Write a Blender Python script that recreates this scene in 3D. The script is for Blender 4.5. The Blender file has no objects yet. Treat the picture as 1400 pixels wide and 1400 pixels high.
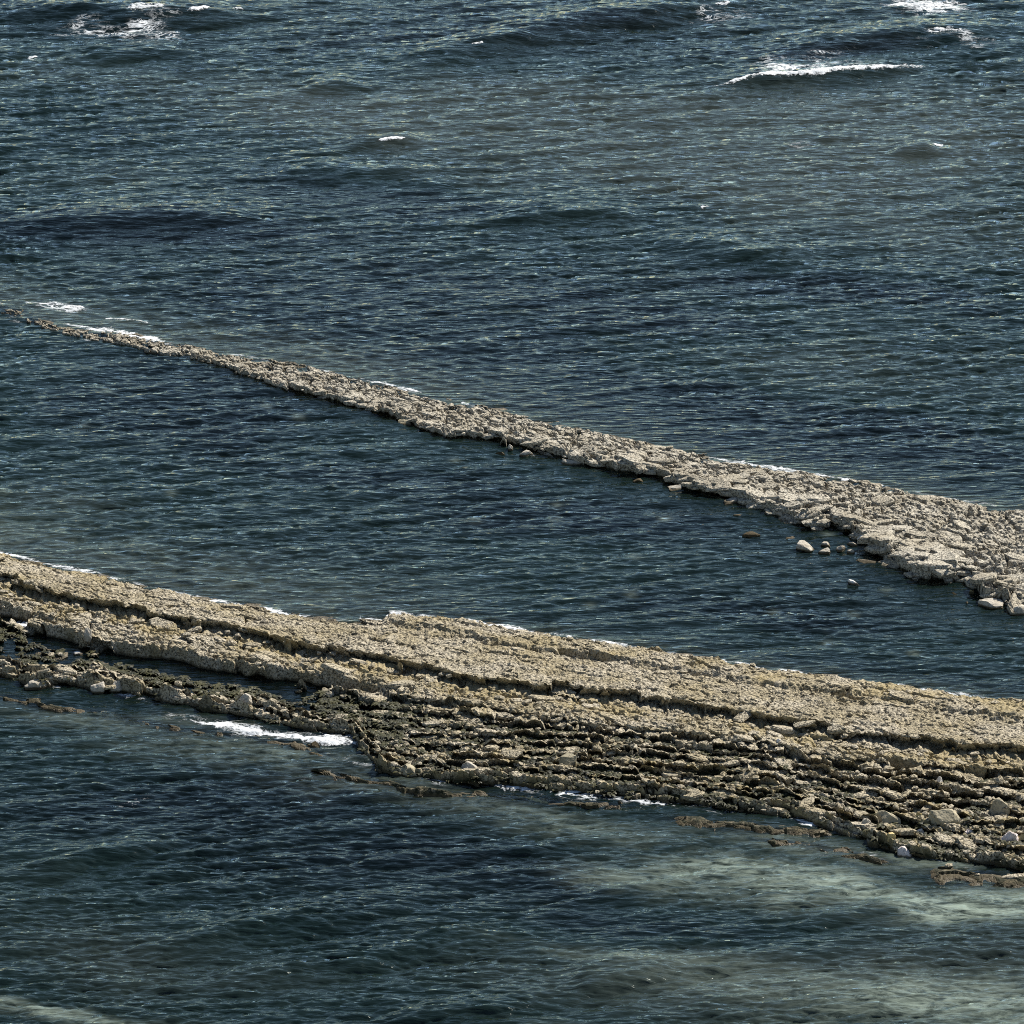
import bpy, math, random
import numpy as np
from mathutils import Vector

# ------------------------------------------------------------------ camera, sky, sun, exposure
SC = bpy.context.scene
COL = SC.collection
CAM_H, DEP, FOV = 90.0, math.radians(21.0), math.radians(11.0)
cam_d = bpy.data.cameras.new('camera')
cam = bpy.data.objects.new('camera', cam_d); COL.objects.link(cam)
cam.location = (0, 0, CAM_H)
cam.rotation_euler = (math.pi/2 - DEP, 0, 0)
cam_d.sensor_fit = 'AUTO'; cam_d.angle = FOV
cam_d.clip_start = 1.0; cam_d.clip_end = 40000.0
SC.camera = cam

SUN_AZ, SUN_EL = math.radians(42.0), math.radians(44.0)     # azimuth clockwise from +Y
world = bpy.data.worlds.new('World'); SC.world = world; world.use_nodes = True
wn = world.node_tree; wn.nodes.clear()
sky = wn.nodes.new('ShaderNodeTexSky'); sky.sky_type = 'NISHITA'; sky.sun_disc = False
sky.sun_elevation = SUN_EL; sky.sun_rotation = SUN_AZ
sky.air_density = 1.0; sky.dust_density = 0.15; sky.ozone_density = 0.3
bg = wn.nodes.new('ShaderNodeBackground'); bg.inputs['Strength'].default_value = 0.054
wo = wn.nodes.new('ShaderNodeOutputWorld')
wn.links.new(sky.outputs[0], bg.inputs['Color']); wn.links.new(bg.outputs[0], wo.inputs['Surface'])

sun_d = bpy.data.lights.new('sun', 'SUN'); sun_d.energy = 5.0; sun_d.angle = math.radians(0.5)
sun_d.color = (1.0, 0.95, 0.87)
sun = bpy.data.objects.new('sun', sun_d); COL.objects.link(sun)
sv = Vector((math.sin(SUN_AZ)*math.cos(SUN_EL), math.cos(SUN_AZ)*math.cos(SUN_EL), math.sin(SUN_EL)))
sun.rotation_euler = sv.to_track_quat('Z', 'Y').to_euler()
sun.location = (60, 120, 150)

SC.view_settings.view_transform = 'Standard'; SC.view_settings.look = 'None'
SC.view_settings.exposure = 1.05; SC.view_settings.gamma = 1.0
SC.view_settings.use_curve_mapping = False
SC.render.engine = 'CYCLES'
SC.cycles.max_bounces = 5; SC.cycles.transparent_max_bounces = 6
SC.cycles.sample_clamp_direct = 0.55; SC.cycles.sample_clamp_indirect = 1.5
SC.cycles.use_denoising = False; SC.cycles.filter_width = 1.0

rng = np.random.default_rng(7)
random.seed(7)

# ------------------------------------------------------------------ plan of the place: survey points
TF = math.tan(FOV/2)
def at(px, py, z=0.0):
    """survey point: where the sight line of a photo pixel meets the level z"""
    px = np.asarray(px, float); py = np.asarray(py, float)
    nx = (px-700)/700*TF; ny = (700-py)/700*TF
    dx = nx; dy = math.cos(DEP) + ny*math.sin(DEP); dz = -math.sin(DEP) + ny*math.cos(DEP)
    t = (z-CAM_H)/dz
    return dx*t, dy*t
def mpp(py):
    """metres per photo pixel across the view at sea level"""
    x0, _ = at(700, py); x1, _ = at(701, py); return float(x1-x0)

_wc = {}
def warp_of(x, y):
    """currents draw the patches out"""
    k = (x.shape, float(x.ravel()[0]), float(y.ravel()[-1]))
    if _wc.get('k') != k:
        _wc['k'] = k; _wc['v'] = (3*fbm(x*0.09, y*0.06+3, 4), 4*fbm(x*0.08+20, y*0.06, 4))
    return _wc['v']
def blob(x, y, px, py, rx, ry, slope=0.0):
    X, Y = at(px, py); m = mpp(py); k = m/math.sin(DEP)
    wx, wy = warp_of(x, y); x = x + wx; y = y + wy
    dx = (x-X); dy = (y-Y) + slope*dx/math.sin(DEP)
    return np.exp(-((dx/(rx*m))**2 + (dy/(ry*k))**2))
class Line:
    """a survey line: Y as a function of X, carried on straight beyond its ends"""
    def __init__(s, pts, z=0.0):
        p = np.array(pts, float)
        X, Y = at(p[:, 0], p[:, 1], z)
        o = np.argsort(X); X, Y = X[o], Y[o]
        k0 = (Y[2]-Y[0])/(X[2]-X[0]); k1 = (Y[-1]-Y[-3])/(X[-1]-X[-3])
        s.X = np.concatenate([[X[0]-60], X, [X[-1]+60]])
        s.Y = np.concatenate([[Y[0]-60*k0], Y, [Y[-1]+60*k1]])
    def __call__(s, x): return np.interp(x, s.X, s.Y)

# ------------------------------------------------------------------ noise
_P = rng.permutation(512); _G = rng.uniform(0, 2*math.pi, 512)
def _h(ix, iy): return _P[(ix + _P[iy & 511]) & 511]
def perlin(x, y):
    ix = np.floor(x).astype(np.int64); iy = np.floor(y).astype(np.int64)
    fx = x-ix; fy = y-iy
    u = fx*fx*fx*(fx*(fx*6-15)+10); v = fy*fy*fy*(fy*(fy*6-15)+10)
    def g(i, j, dx, dy):
        a = _G[_h(i, j)]; return np.cos(a)*dx + np.sin(a)*dy
    a = g(ix, iy, fx, fy); b = g(ix+1, iy, fx-1, fy)
    c = g(ix, iy+1, fx, fy-1); d = g(ix+1, iy+1, fx-1, fy-1)
    return ((a+(b-a)*u) + ((c+(d-c)*u)-(a+(b-a)*u))*v)*1.5
def fbm(x, y, o=4, gain=0.5):
    r = 0; a = 1.0; f = 1.0; n = 0
    for i in range(o):
        r = r + a*perlin(x*f+17.3*i, y*f-9.1*i); n += a; a *= gain; f *= 2.03
    return r/n
_R1 = rng.random(512); _R2 = rng.random(512); _R3 = rng.random(512); _R4 = rng.random(512); _R5 = rng.random(512)
def voronoi(x, y, jit=0.9):
    """F1, F2, random per cell (3 of them) and offset from the cell's seed"""
    ix = np.floor(x).astype(np.int64); iy = np.floor(y).astype(np.int64)
    d1 = np.full(x.shape, 9.0); d2 = np.full(x.shape, 9.0)
    cid = np.zeros(x.shape, np.int64); ox = np.zeros(x.shape); oy = np.zeros(x.shape)
    for a in (-1, 0, 1):
        for b in (-1, 0, 1):
            h = _h(ix+a, iy+b)
            sx = ix+a+0.5+jit*(_R1[h]-0.5); sy = iy+b+0.5+jit*(_R2[h]-0.5)
            d = np.hypot(x-sx, y-sy)
            n = d < d1
            d2 = np.where(n, d1, np.minimum(d2, d)); d1 = np.where(n, d, d1)
            cid = np.where(n, h, cid); ox = np.where(n, x-sx, ox); oy = np.where(n, y-sy, oy)
    return d1, d2, _R3[cid], _R4[cid], _R5[cid], ox, oy
def sstep(a, b, x):
    t = np.clip((x-a)/(b-a), 0, 1); return t*t*(3-2*t)

# ------------------------------------------------------------------ survey lines of the two reefs
R1_back = Line([(-60,404),(0,416),(90,444),(200,464),(300,483),(400,498),(480,516),(600,545),(700,568),(800,590),(900,612),
                (1000,633),(1100,649),(1200,664),(1300,683),(1400,699),(1460,706)])
R1_front = Line([(-60,411),(0,424),(90,456),(200,476),(280,494),(350,517),(420,541),(500,562),(560,578),(600,594),(680,603),
                 (740,622),(800,633),(880,648),(930,664),(990,676),(1040,694),(1090,712),(1150,722),(1175,738),(1195,760),
                 (1260,788),(1330,794),(1345,818),(1375,826),(1400,830),(1460,850)])
R2_back = Line([(-60,742),(0,756),(60,771),(130,784),(200,802),(300,823),(400,841),(470,850),(522,852),(532,838),(620,847),
                (700,860),(800,874),(900,891),(1000,907),(1100,922),(1200,936),(1300,949),(1400,963),(1460,971)])
R2_A = Line([(-60,765),(0,784),(54,800),(93,812),(121,817),(171,827),(214,836),(286,851),(357,864),(393,872),(446,884),(521,896),
             (593,914),(664,925),(736,934),(807,941),(900,951),(971,962),(1043,976),(1129,992),(1186,1000),(1257,1008),
             (1329,1016),(1400,1021),(1460,1028)], 0.85)
R2_M = Line([(-60,740),(0,757),(300,815),(430,826),(530,841),(580,855),(640,870),(700,882),(800,892),(900,908),(1000,927),(1080,938),(1150,944),
             (1250,960),(1320,972),(1400,988),(1460,996)], 0.45)
R2_B = Line([(-60,812),(0,835),(71,859),(118,872),(171,881),(214,888),(261,895),(307,904),(357,911),(404,923),(446,931),(521,941),
             (600,953),(700,968),(800,983),(900,994),(1043,1012),(1150,1033),(1257,1042),(1400,1048),(1460,1056)], 0.6)
R2_F = Line([(-60,915),(0,925),(50,935),(100,932),(130,942),(180,947),(230,958),(300,970),(370,985),(440,996),(480,1004),(500,1032),
             (525,1052),(560,1060),(620,1069),(700,1072),(800,1082),(860,1088),(950,1100),(1000,1105),(1070,1112),(1120,1125),
             (1160,1142),(1200,1154),(1230,1166),(1300,1176),(1400,1188),(1460,1196)])
RIDGES = [  # low spines in front of the near reef: line, half width (m), height (m)
    (Line([(-40,950),(15,956),(60,966),(130,975),(200,988),(260,1001),(310,1004),(400,1017),(470,1038),(520,1050)]), 0.5, 0.01, (-70, 500)),
    (Line([(380,1048),(430,1055),(480,1064),(540,1074),(560,1083),(640,1088),(780,1096),(850,1101),(900,1104)]), 0.42, 0.03, (380, 900)),
    (Line([(860,1110),(900,1118),(960,1125),(1030,1132),(1100,1137),(1160,1144)]), 0.5, 0.02, (860, 1165)),
    (Line([(980,1140),(1050,1150),(1120,1158),(1200,1176),(1240,1186)]), 0.5, 0.03, (980, 1240)),
    (Line([(1190,1182),(1240,1189),(1300,1197),(1400,1207),(1480,1215)]), 0.9, 0.12, (1195, 1500)),
]
POOLS = [  # px, py, half width, half height (photo px), floor level
    (20,853,55,6,-.2),(70,879,36,6,-.2),(0,884,16,4,-.2),(95,888,28,4,-.15),(60,907,22,3,-.15),(130,905,24,3,-.15),(45,893,14,2.5,-.1),
    (190,905,42,7,-.25),(235,913,50,8,-.25),(290,926,70,9,-.3),(350,938,60,7,-.2),(430,941,70,5,-.2),(490,950,34,3,-.15),
    (800,894,36,3.4,.2),(1160,950,20,2.4,.2),(958,921,12,2,.2),(1215,1055,40,3.5,-.1),(1060,1078,26,2.5,-.1),
    (690,995,16,2,-.1),(1225,1063,15,2,-.1),(1235,1092,14,2,-.1),(760,1053,14,2,-.1),
    (1340,1068,18,3,-.1),
]
def pool_sets():
    out = []
    for px, py, a, b, fl in POOLS:
        z = 0.0 if fl < 0 else 0.5
        X, Y = at(px, py, z); m = mpp(py)
        out.append((float(X), float(Y), a*m*1.1, b*m/math.sin(DEP)*1.15, fl))
    return out
POOLW = pool_sets()
STRIKE = -0.42           # dY/dX of the bedding

def height1(x, y, detail=True, under=False):
    """far reef: a low pavement dipping gently seaward, broken front edge"""
    X0 = at(90, 450)[0]
    yb = R1_back(x); yf = R1_front(x)
    if detail:
        d1, d2, r1, r2, r3, ox, oy = voronoi(x/1.5+3.1, (y-STRIKE*x)/1.9)
        yw = y + 0.8*(r1-0.5) + 0.5*fbm(x*0.9, y*0.9, 3)
    else:
        yw = y
    wid = np.maximum(yb-yf, 0.3)
    t = (yb-yw)/wid
    top = np.interp(x, [X0-6, X0, X0+6, X0+14, 0, 14, 30], [-0.03, 0.06, 0.17, 0.30, 0.36, 0.55, 0.62])
    h = np.where(t < 0, t*wid*0.10, top*np.clip(t, 0, 1)**0.55)
    h = np.where(t > 1, top - np.minimum((t-1)*wid*1.6, 0.9) - np.maximum((t-1)*wid-0.5, 0)*0.08, h)
    h = np.minimum(h, top+0.1)
    h = np.where(x < X0, np.minimum(h, 0.08+(x-X0)*0.02), h)
    if detail:
        ins = sstep(-0.05, 0.1, t)
        big = np.interp(x, [X0, 0, 16, 24], [0.25, 0.6, 1.0, 1.3])
        edge = sstep(0.45, 0.95, t)
        # slabs parted by joints
        h = h + ins*big*(0.16*(r2-0.45)*(0.35+edge) + 0.10*ox*(r3-0.5) + 0.12*oy*(r1-0.5))
        jw = (d2-d1)
        h = h - ins*big*(0.05+0.30*edge)*(1-sstep(0.02, 0.14, jw))*(r3 > 0.35)
        e1, e2, q1, q2, q3, px_, py_ = voronoi(x/0.55, (y-STRIKE*x)/0.6+9)
        h = h + ins*(0.09*(q1-0.5)*big + 0.04*(q2-0.5)) - ins*0.11*(1-sstep(0.02, 0.13, e2-e1))*(q3 > 0.3)
        pit = sstep(0.12, 0.34, fbm(x*1.25+40, y*1.15, 3)); pit2 = sstep(0.08, 0.34, fbm(x*2.9+4, y*2.3+7, 2))
        h = h + ins*(0.05*fbm(x*1.3, y*1.1, 3) - 0.17*pit*(0.4+0.6*np.minimum(big, 1)) - 0.15*pit2 + 0.06*fbm(x*5, y*5, 2))
    if under:
        d = (t-1)*wid; return h, 0.55*np.exp(-((d-0.28)/0.16)**2)*sstep(X0+4, X0+14, x)
    return h

LEDGE_N = 7.0
def height2(x, y, detail=True, under=False):
    """near reef: dipping beds cut into ledges, scarps facing the land"""
    yb, yA, yM, yB, yF = R2_back(x), R2_A(x), R2_M(x), R2_B(x), R2_F(x)
    left = 1-sstep(at(440, 960)[0], at(640, 1000)[0], x)          # pools behind the front spine
    if detail:
        d1, d2, r1, r2, r3, ox, oy = voronoi(x/1.35, (y-STRIKE*x)/0.95+5)
        e1, e2, q1, q2, q3, ax, ay = voronoi(x/0.55+7, (y-STRIKE*x)/0.5)
        w1 = fbm(x*0.25, y*0.25, 3); w2 = fbm(x*0.8+9, y*0.8, 3)
        yw = y + 0.5*(r1-0.5) + 0.28*(q1-0.5) + 0.35*w2
        ym = y + 0.45*(r1-0.5) + 0.16*(q1-0.5) + 1.2*w1 + 0.3*w2
    else:
        yw = y; ym = y; r1 = r2 = q1 = 0.5; w1 = w2 = 0.0
    # upper bed
    t = (yb-yw)/np.maximum(yb-yA, 0.5)
    up = np.where(t < 0, t*np.maximum(yb-yA, .5)*0.12, 0.88*np.clip(t, 0, 1)**0.8)
    # thin overlying bed at the seaward rim
    m = np.maximum(yM-(yw), -9)
    over = 0.20*sstep(0.25, -0.1, m)*sstep(-0.1, 0.8, yb-yw)*sstep(at(500, 845)[0], at(560, 845)[0], x)
    h = up + over
    # middle bed between the main scarp and the second one
    tb = np.clip((yA-yw)/np.maximum(yA-yB, 0.5), 0, 1)
    hb = 0.43 + 0.17*tb
    # broken ledges down to the water
    tf = np.clip((yB-ym)/np.maximum(yB-yF, 0.5), 0, 1.3)
    lv = tf*LEDGE_N + 0.35*np.sin(x*0.17) + 1.4*w1 + 0.45*w2 + (0.24*(r2-0.5)+0.12*(q1-0.5))*sstep(0.0, 0.1, tf)
    saw = lv-np.floor(lv)
    hf = 0.36 - 0.10*tf + (0.36+0.4*w1)*(saw-0.45)
    low = left*sstep(0.06, 0.2, tf)*(1-sstep(0.62, 0.85, tf))
    hf = hf*(1-low) + low*(0.035 + 0.20*(saw-0.5))
    hf = hf - left*0.05 + left*sstep(0.60, 0.82, tf)*(0.08+0.45*w2)
    sA = sstep(0.0, 0.22, yA-yw); sB = sstep(0.0, 0.3, yB-ym*0.5-yw*0.5)
    h = h*(1-sA) + sA*(hb*(1-sB) + hf*sB)
    fr = yF-(0.6*yw+0.4*y)
    drop = np.where(fr > 0, np.minimum(fr*1.5, 0.75)+np.maximum(fr-.5, 0)*0.10, 0)
    h = np.where(fr > 0, np.minimum(h, 0.36)-drop, h)
    for X, Y, a, b, fl in POOLW:
        ex = (x-X)/a; ey = (y-Y-STRIKE*(x-X))/b
        if detail: rr = np.sqrt(ex*ex+ey*ey) + 0.5*w2 + 0.35*(q1-0.5)
        else: rr = np.sqrt(ex*ex+ey*ey)
        if fl < 0:
            k = 1-sstep(0.8, 1.25, rr); h = h*(1-k) + np.minimum(h, fl)*k
        else:
            k = 1-sstep(0.8, 1.3, rr); h = h-0.22*k
    if detail:
        ins = sstep(-0.03, 0.05, t)
        mid = sstep(0.0, 0.3, yA-yw)
        midf = sstep(0.0, 1.0, yB-ym)
        rough = 0.42 + 0.30*mid + 0.22*midf
        land = sstep(0.9, 0.2, fr)
        h = h + ins*land*rough*(0.20*(r2-0.5) + 0.16*ox*(r3-0.5) + 0.14*oy*(r1-0.3))
        h = h - ins*land*rough*0.16*(1-sstep(0.02, 0.12, d2-d1))*(r3 > 0.3)
        h = h + ins*land*((0.03+0.06*mid+0.05*midf)*(q2-0.5)) - ins*land*(0.02+0.05*mid)*(1-sstep(0.03, 0.2, e2-e1))
        h = h + ins*land*((0.05+0.03*mid)*fbm(x*2.6, y*2.2, 3) + 0.085*fbm(x*5.5, y*4.8, 2)
                          - (0.10)*sstep(0.25, 0.5, fbm(x*1.6, y*1.4+30, 2)))
        h = h - 0.10*(1-land)*np.abs(fbm(x*1.7, y*1.7, 3))
    for ln, hw, ht, (p0, p1) in RIDGES:
        X0 = at(p0, 1000)[0]; X1 = at(p1, 1000)[0]
        yr = ln(x); d = (y-yr)
        if detail:
            d = d + 0.5*w2 + 0.35*(q1-0.5)
        env = sstep(X0, X0+2, x)*(1-sstep(X1-2, X1, x))
        hr = -0.55 + env*(ht+0.55)*np.exp(-(d/hw/1.3)**2)
        if detail: hr = hr + env*np.exp(-(d/hw)**2)*(0.15*(r2-0.5)+0.12*(q2-0.5)+0.25*w1)
        h = np.maximum(h, np.where(env > 0, hr, -9))
    if under:                                  # softer beds worn back under the harder lips
        d = yA-yw; u = 0.70*np.exp(-((d-0.26)/0.15)**2)
        v = np.where((yB-ym > 0) & (fr < -0.3), 0.50*np.exp(-((saw-0.06)/0.10)**2), 0)
        d = yB-0.5*ym-0.5*yw; w = 0.55*np.exp(-((d-0.30)/0.15)**2)
        return h, np.maximum(np.maximum(u, v), w)
    return h

# ------------------------------------------------------------------ the moving sea
WAVE_DIR = math.radians(90+17)
def ocean_tile(N, L, seed, th0, lpeak, lmin, spread, slope):
    r = np.random.default_rng(seed)
    k = np.fft.fftfreq(N, L/N)*2*math.pi
    KX, KY = np.meshgrid(k, k, indexing='xy')
    K = np.hypot(KX, KY); K[0, 0] = 1e-6
    kp = 2*math.pi/lpeak
    S = K**-4*np.exp(-(kp/K)**2*1.0)*np.exp(-(K*lmin/2/math.pi)**2)
    c = np.abs((KX*math.cos(th0)+KY*math.sin(th0))/K)
    sp = np.clip(spread*np.sqrt(kp/K)+1.0, 2.6, 12)
    S = S*(c**(2*sp)+0.03)
    S[0, 0] = 0
    A = np.sqrt(S)*(r.normal(size=(N, N))+1j*r.normal(size=(N, N)))
    h = np.fft.ifft2(A).real
    sx = np.fft.ifft2(1j*KX*A).real; sy = np.fft.ifft2(1j*KY*A).real
    s = slope/math.sqrt((sx**2+sy**2).mean())
    dx = np.fft.ifft2(1j*KX/K*A).real; dy = np.fft.ifft2(1j*KY/K*A).real
    return L, N, h*s, dx*s, dy*s
T1 = ocean_tile(1024, 83.0, 1, WAVE_DIR, 2.9, 0.40, 9, 0.23)
T2 = ocean_tile(1024, 47.0, 2, WAVE_DIR-math.radians(14), 0.60, 0.20, 6, 0.40)
def tile(T, x, y):
    L, N, h, dx, dy = T
    u = (x/L % 1.0)*N; v = (y/L % 1.0)*N
    i = np.floor(u).astype(np.int64) % N; j = np.floor(v).astype(np.int64) % N
    fu = u-np.floor(u); fv = v-np.floor(v); i1 = (i+1) % N; j1 = (j+1) % N
    def s(a): return (a[j, i]*(1-fu)+a[j, i1]*fu)*(1-fv)+(a[j1, i]*(1-fu)+a[j1, i1]*fu)*fv
    return s(h), s(dx), s(dy)

def wpts(pts): p = np.array(pts, float); return np.stack(at(p[:, 0], p[:, 1]), 1)
# swell crests: survey line, height, half width of back / front (m)
SWELLS = [
    (wpts([(480,92),(560,84),(640,66),(720,48),(820,28),(920,14),(1010,6),(1100,-4)]), 0.6, 3.2, 2.4),
    (wpts([(1000,86),(1060,74),(1120,62),(1180,54),(1250,48),(1330,44),(1420,40)]), 0.5, 2.6, 2.2),
    (wpts([(940,124),(990,117),(1040,109),(1100,106),(1160,99),(1240,93),(1300,88)]), 0.45, 2.2, 1.3),
    (wpts([(-60,24),(0,18),(60,16),(120,17),(170,19),(230,20),(300,18),(400,14)]), 0.6, 2.6, 2.0),
    (wpts([(60,78),(110,74),(170,72),(230,71),(290,76)]), 0.35, 2.0, 1.3),
    (wpts([(400,122),(450,116),(500,113)]), 0.30, 1.6, 1.1),
    (wpts([(450,201),(500,197),(545,195),(600,194)]), 0.34, 1.6, 1.0),
    (wpts([(1210,207),(1250,204),(1290,199)]), 0.30, 1.6, 1.0),
    (wpts([(-60,310),(40,304),(160,298),(300,296),(420,300)]), 0.42, 2.6, 2.0),
    (wpts([(340,240),(430,232),(520,236),(640,250)]), 0.30, 2.4, 1.8),
    (wpts([(640,300),(760,290),(900,290)]), 0.30, 2.4, 1.6),
    (wpts([(860,330),(960,340),(1060,352),(1150,360)]), 0.32, 2.4, 1.8),
    (wpts([(0,1182),(90,1178),(180,1165),(260,1150)]), 0.25, 1.4, 1.0),
    (wpts([(120,1300),(260,1286),(400,1262),(520,1240),(640,1228)]), 0.30, 1.6, 1.1),
    (wpts([(240,1352),(380,1330),(520,1300),(660,1276),(760,1262)]), 0.26, 1.5, 1.0),
    (wpts([(760,1338),(860,1330),(940,1322)]), 0.28, 1.5, 1.0),
    (wpts([(500,1392),(640,1384),(760,1378)]), 0.28, 1.5, 1.0),
    (wpts([(1060,1372),(1180,1360),(1300,1350)]), 0.22, 1.5, 1.0),
]
def along(x, P):
    """signed Y distance to polyline P and how far inside its X range"""
    o = np.argsort(P[:, 0]); X, Y = P[o, 0], P[o, 1]
    yy = np.interp(x, X, Y)
    env = sstep(X[0], X[0]+0.35*(X[-1]-X[0]), x)*(1-sstep(X[-1]-0.35*(X[-1]-X[0]), X[-1], x))
    return yy, env
CALM = [(700,500,280,30,.2),(900,560,240,30,.2),(560,430,200,20,.15),(840,420,260,22,.15),(160,315,240,18,0),(560,270,260,18,.06),(950,1255,260,18,.06)]
def sea_amp(x, y, d1_, d2_):
    """d1_, d2_: low-detail reef levels; shelter calms the water"""
    a = 1.0 + 0.22*fbm(x*0.06+3, y*0.03, 3)
    for b in CALM: a = a*(1-0.36*blob(x, y, *b))
    a = a*(1-0.55*sstep(-0.9, -0.05, d1_)); a = a*(1-0.55*sstep(-0.9, -0.05, d2_))
    pool = sstep(0.2, 1.2, R2_A(x)-y)*sstep(-0.3, 0.8, y-R2_F(x))
    a = a*(1-0.7*pool)
    btw = sstep(0, 4, R1_front(x)-y)*sstep(0, 4, y-R2_back(x))
    return a*(1-0.18*btw)
def sea_point(x, y, edge=None, lev=None):
    if lev is None: lev = (height1(x, y, False), height2(x, y, False))
    amp = sea_amp(x, y, *lev)
    if edge is not None: amp = amp*edge
    h1, dx1, dy1 = tile(T1, x, y); h2, dx2, dy2 = tile(T2, x, y)
    g = 1 + 0.75*fbm(x*0.16, y*0.12+50, 3)
    z = amp*(h1+h2*g); X = x - 1.15*amp*(dx1+dx2*g); Y = y - 1.15*amp*(dy1+dy2*g)
    e_ = 1 if edge is None else edge
    for yb, xa, xb, A in ((R1_back, -6, 8, 0.034), (R2_back, -14, 0, 0.028)):   # wavelets bent round to run along the reefs
        d = y-yb(x)+0.5*fbm(x*0.12, y*0.12, 2)
        z = z + e_*A*sstep(0.2, 2, d)*(1-sstep(6, 14, d))*(1-sstep(xa, xb, x))*np.sin(2*math.pi*d/1.25+2.0*fbm(x*0.2, y*0.5, 2))*(0.6+0.9*fbm(x*0.3+5, y*0.8, 2))
    for P, H, wb, wf in SWELLS:
        yy, env = along(x, P)
        d = y-yy+0.5*fbm(x*0.3, y*0.2, 2)
        c = np.where(d > 0, np.exp(-(d/wb)**2), np.exp(-(d/wf)**2)) - 0.25*np.exp(-((d+2.2*wf)/(1.6*wf))**2)
        z = z + env*H*c*(1 if edge is None else edge)
    return X, Y, z

# ------------------------------------------------------------------ mesh and node helpers
def mesh_np(name, V, F, smooth=False):
    me = bpy.data.meshes.new(name)
    V = np.asarray(V, np.float32); F = np.asarray(F, np.int32); k = F.shape[1]
    me.vertices.add(len(V)); me.vertices.foreach_set('co', V.ravel())
    me.loops.add(F.size); me.loops.foreach_set('vertex_index', F.ravel())
    me.polygons.add(len(F))
    me.polygons.foreach_set('loop_start', np.arange(0, F.size, k, dtype=np.int32))
    me.polygons.foreach_set('use_smooth', np.full(len(F), smooth, bool))
    me.update(calc_edges=True); me.validate()
    return me
def grid_faces(nr, nc):
    i = np.arange(nr-1)[:, None]*nc + np.arange(nc-1)[None, :]
    i = i.ravel(); return np.stack([i, i+1, i+nc+1, i+nc], 1)
def obj(name, me, mat=None, parent=None):
    o = bpy.data.objects.new(name, me); COL.objects.link(o)
    if mat is not None and not me.materials: me.materials.append(mat)
    if parent is not None: o.parent = parent
    return o
def tag(o, label=None, cat=None, group=None, kind=None):
    if label: o['label'] = label
    if cat: o['category'] = cat
    if group: o['group'] = group
    if kind: o['kind'] = kind
    return o
def color_attr(me, name, arr):
    a = me.color_attributes.new(name, 'FLOAT_COLOR', 'POINT')
    a.data.foreach_set('color', np.asarray(arr, np.float32).ravel())

class NT:
    def __init__(s, name):
        s.m = bpy.data.materials.new(name); s.m.use_nodes = True
        s.t = s.m.node_tree; s.t.nodes.clear()
        s.out = s.n('ShaderNodeOutputMaterial')
    def n(s, typ, **kw):
        nd = s.t.nodes.new(typ)
        for k, v in kw.items(): setattr(nd, k, v)
        return nd
    def l(s, a, b): s.t.links.new(a, b)
    def val(s, sock, v):
        if hasattr(v, 'is_linked') or hasattr(v, 'links'): s.l(v, sock)
        else: sock.default_value = v
    def mix(s, f, a, b, mode='MIX'):
        nd = s.n('ShaderNodeMix', data_type='RGBA', blend_type=mode)
        s.val(nd.inputs[0], f)
        for sk, v in ((nd.inputs[6], a), (nd.inputs[7], b)):
            if isinstance(v, tuple) and len(v) == 3: v = (*v, 1)
            s.val(sk, v)
        return nd.outputs[2]
    def math(s, op, a, b=0.0, c=None, clamp=False):
        nd = s.n('ShaderNodeMath', operation=op, use_clamp=clamp)
        s.val(nd.inputs[0], a); s.val(nd.inputs[1], b)
        if c is not None: s.val(nd.inputs[2], c)
        return nd.outputs[0]
    def ramp(s, v, lo, hi, a=0.0, b=1.0):
        nd = s.n('ShaderNodeMapRange', interpolation_type='SMOOTHSTEP')
        s.val(nd.inputs[0], v); nd.inputs[1].default_value = lo; nd.inputs[2].default_value = hi
        nd.inputs[3].default_value = a; nd.inputs[4].default_value = b
        return nd.outputs[0]
    def pos(s, scale=(1, 1, 1), rot=0.0):
        g = s.n('ShaderNodeNewGeometry'); mp = s.n('ShaderNodeMapping')
        mp.inputs['Scale'].default_value = scale; mp.inputs['Rotation'].default_value = (0, 0, rot)
        s.l(g.outputs['Position'], mp.inputs['Vector']); return mp.outputs[0]
    def noise(s, vec, scale, detail=4, rough=0.55, dist=0.0):
        nd = s.n('ShaderNodeTexNoise'); s.l(vec, nd.inputs['Vector'])
        nd.inputs['Scale'].default_value = scale; nd.inputs['Detail'].default_value = detail
        nd.inputs['Roughness'].default_value = rough; nd.inputs['Distortion'].default_value = dist
        return nd.outputs['Fac']
    def bump(s, h, strength, dist, prev=None):
        b = s.n('ShaderNodeBump'); b.inputs['Strength'].default_value = strength; b.inputs['Distance'].default_value = dist
        s.l(h, b.inputs['Height'])
        if prev is not None: s.l(prev, b.inputs['Normal'])
        return b.outputs[0]

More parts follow.
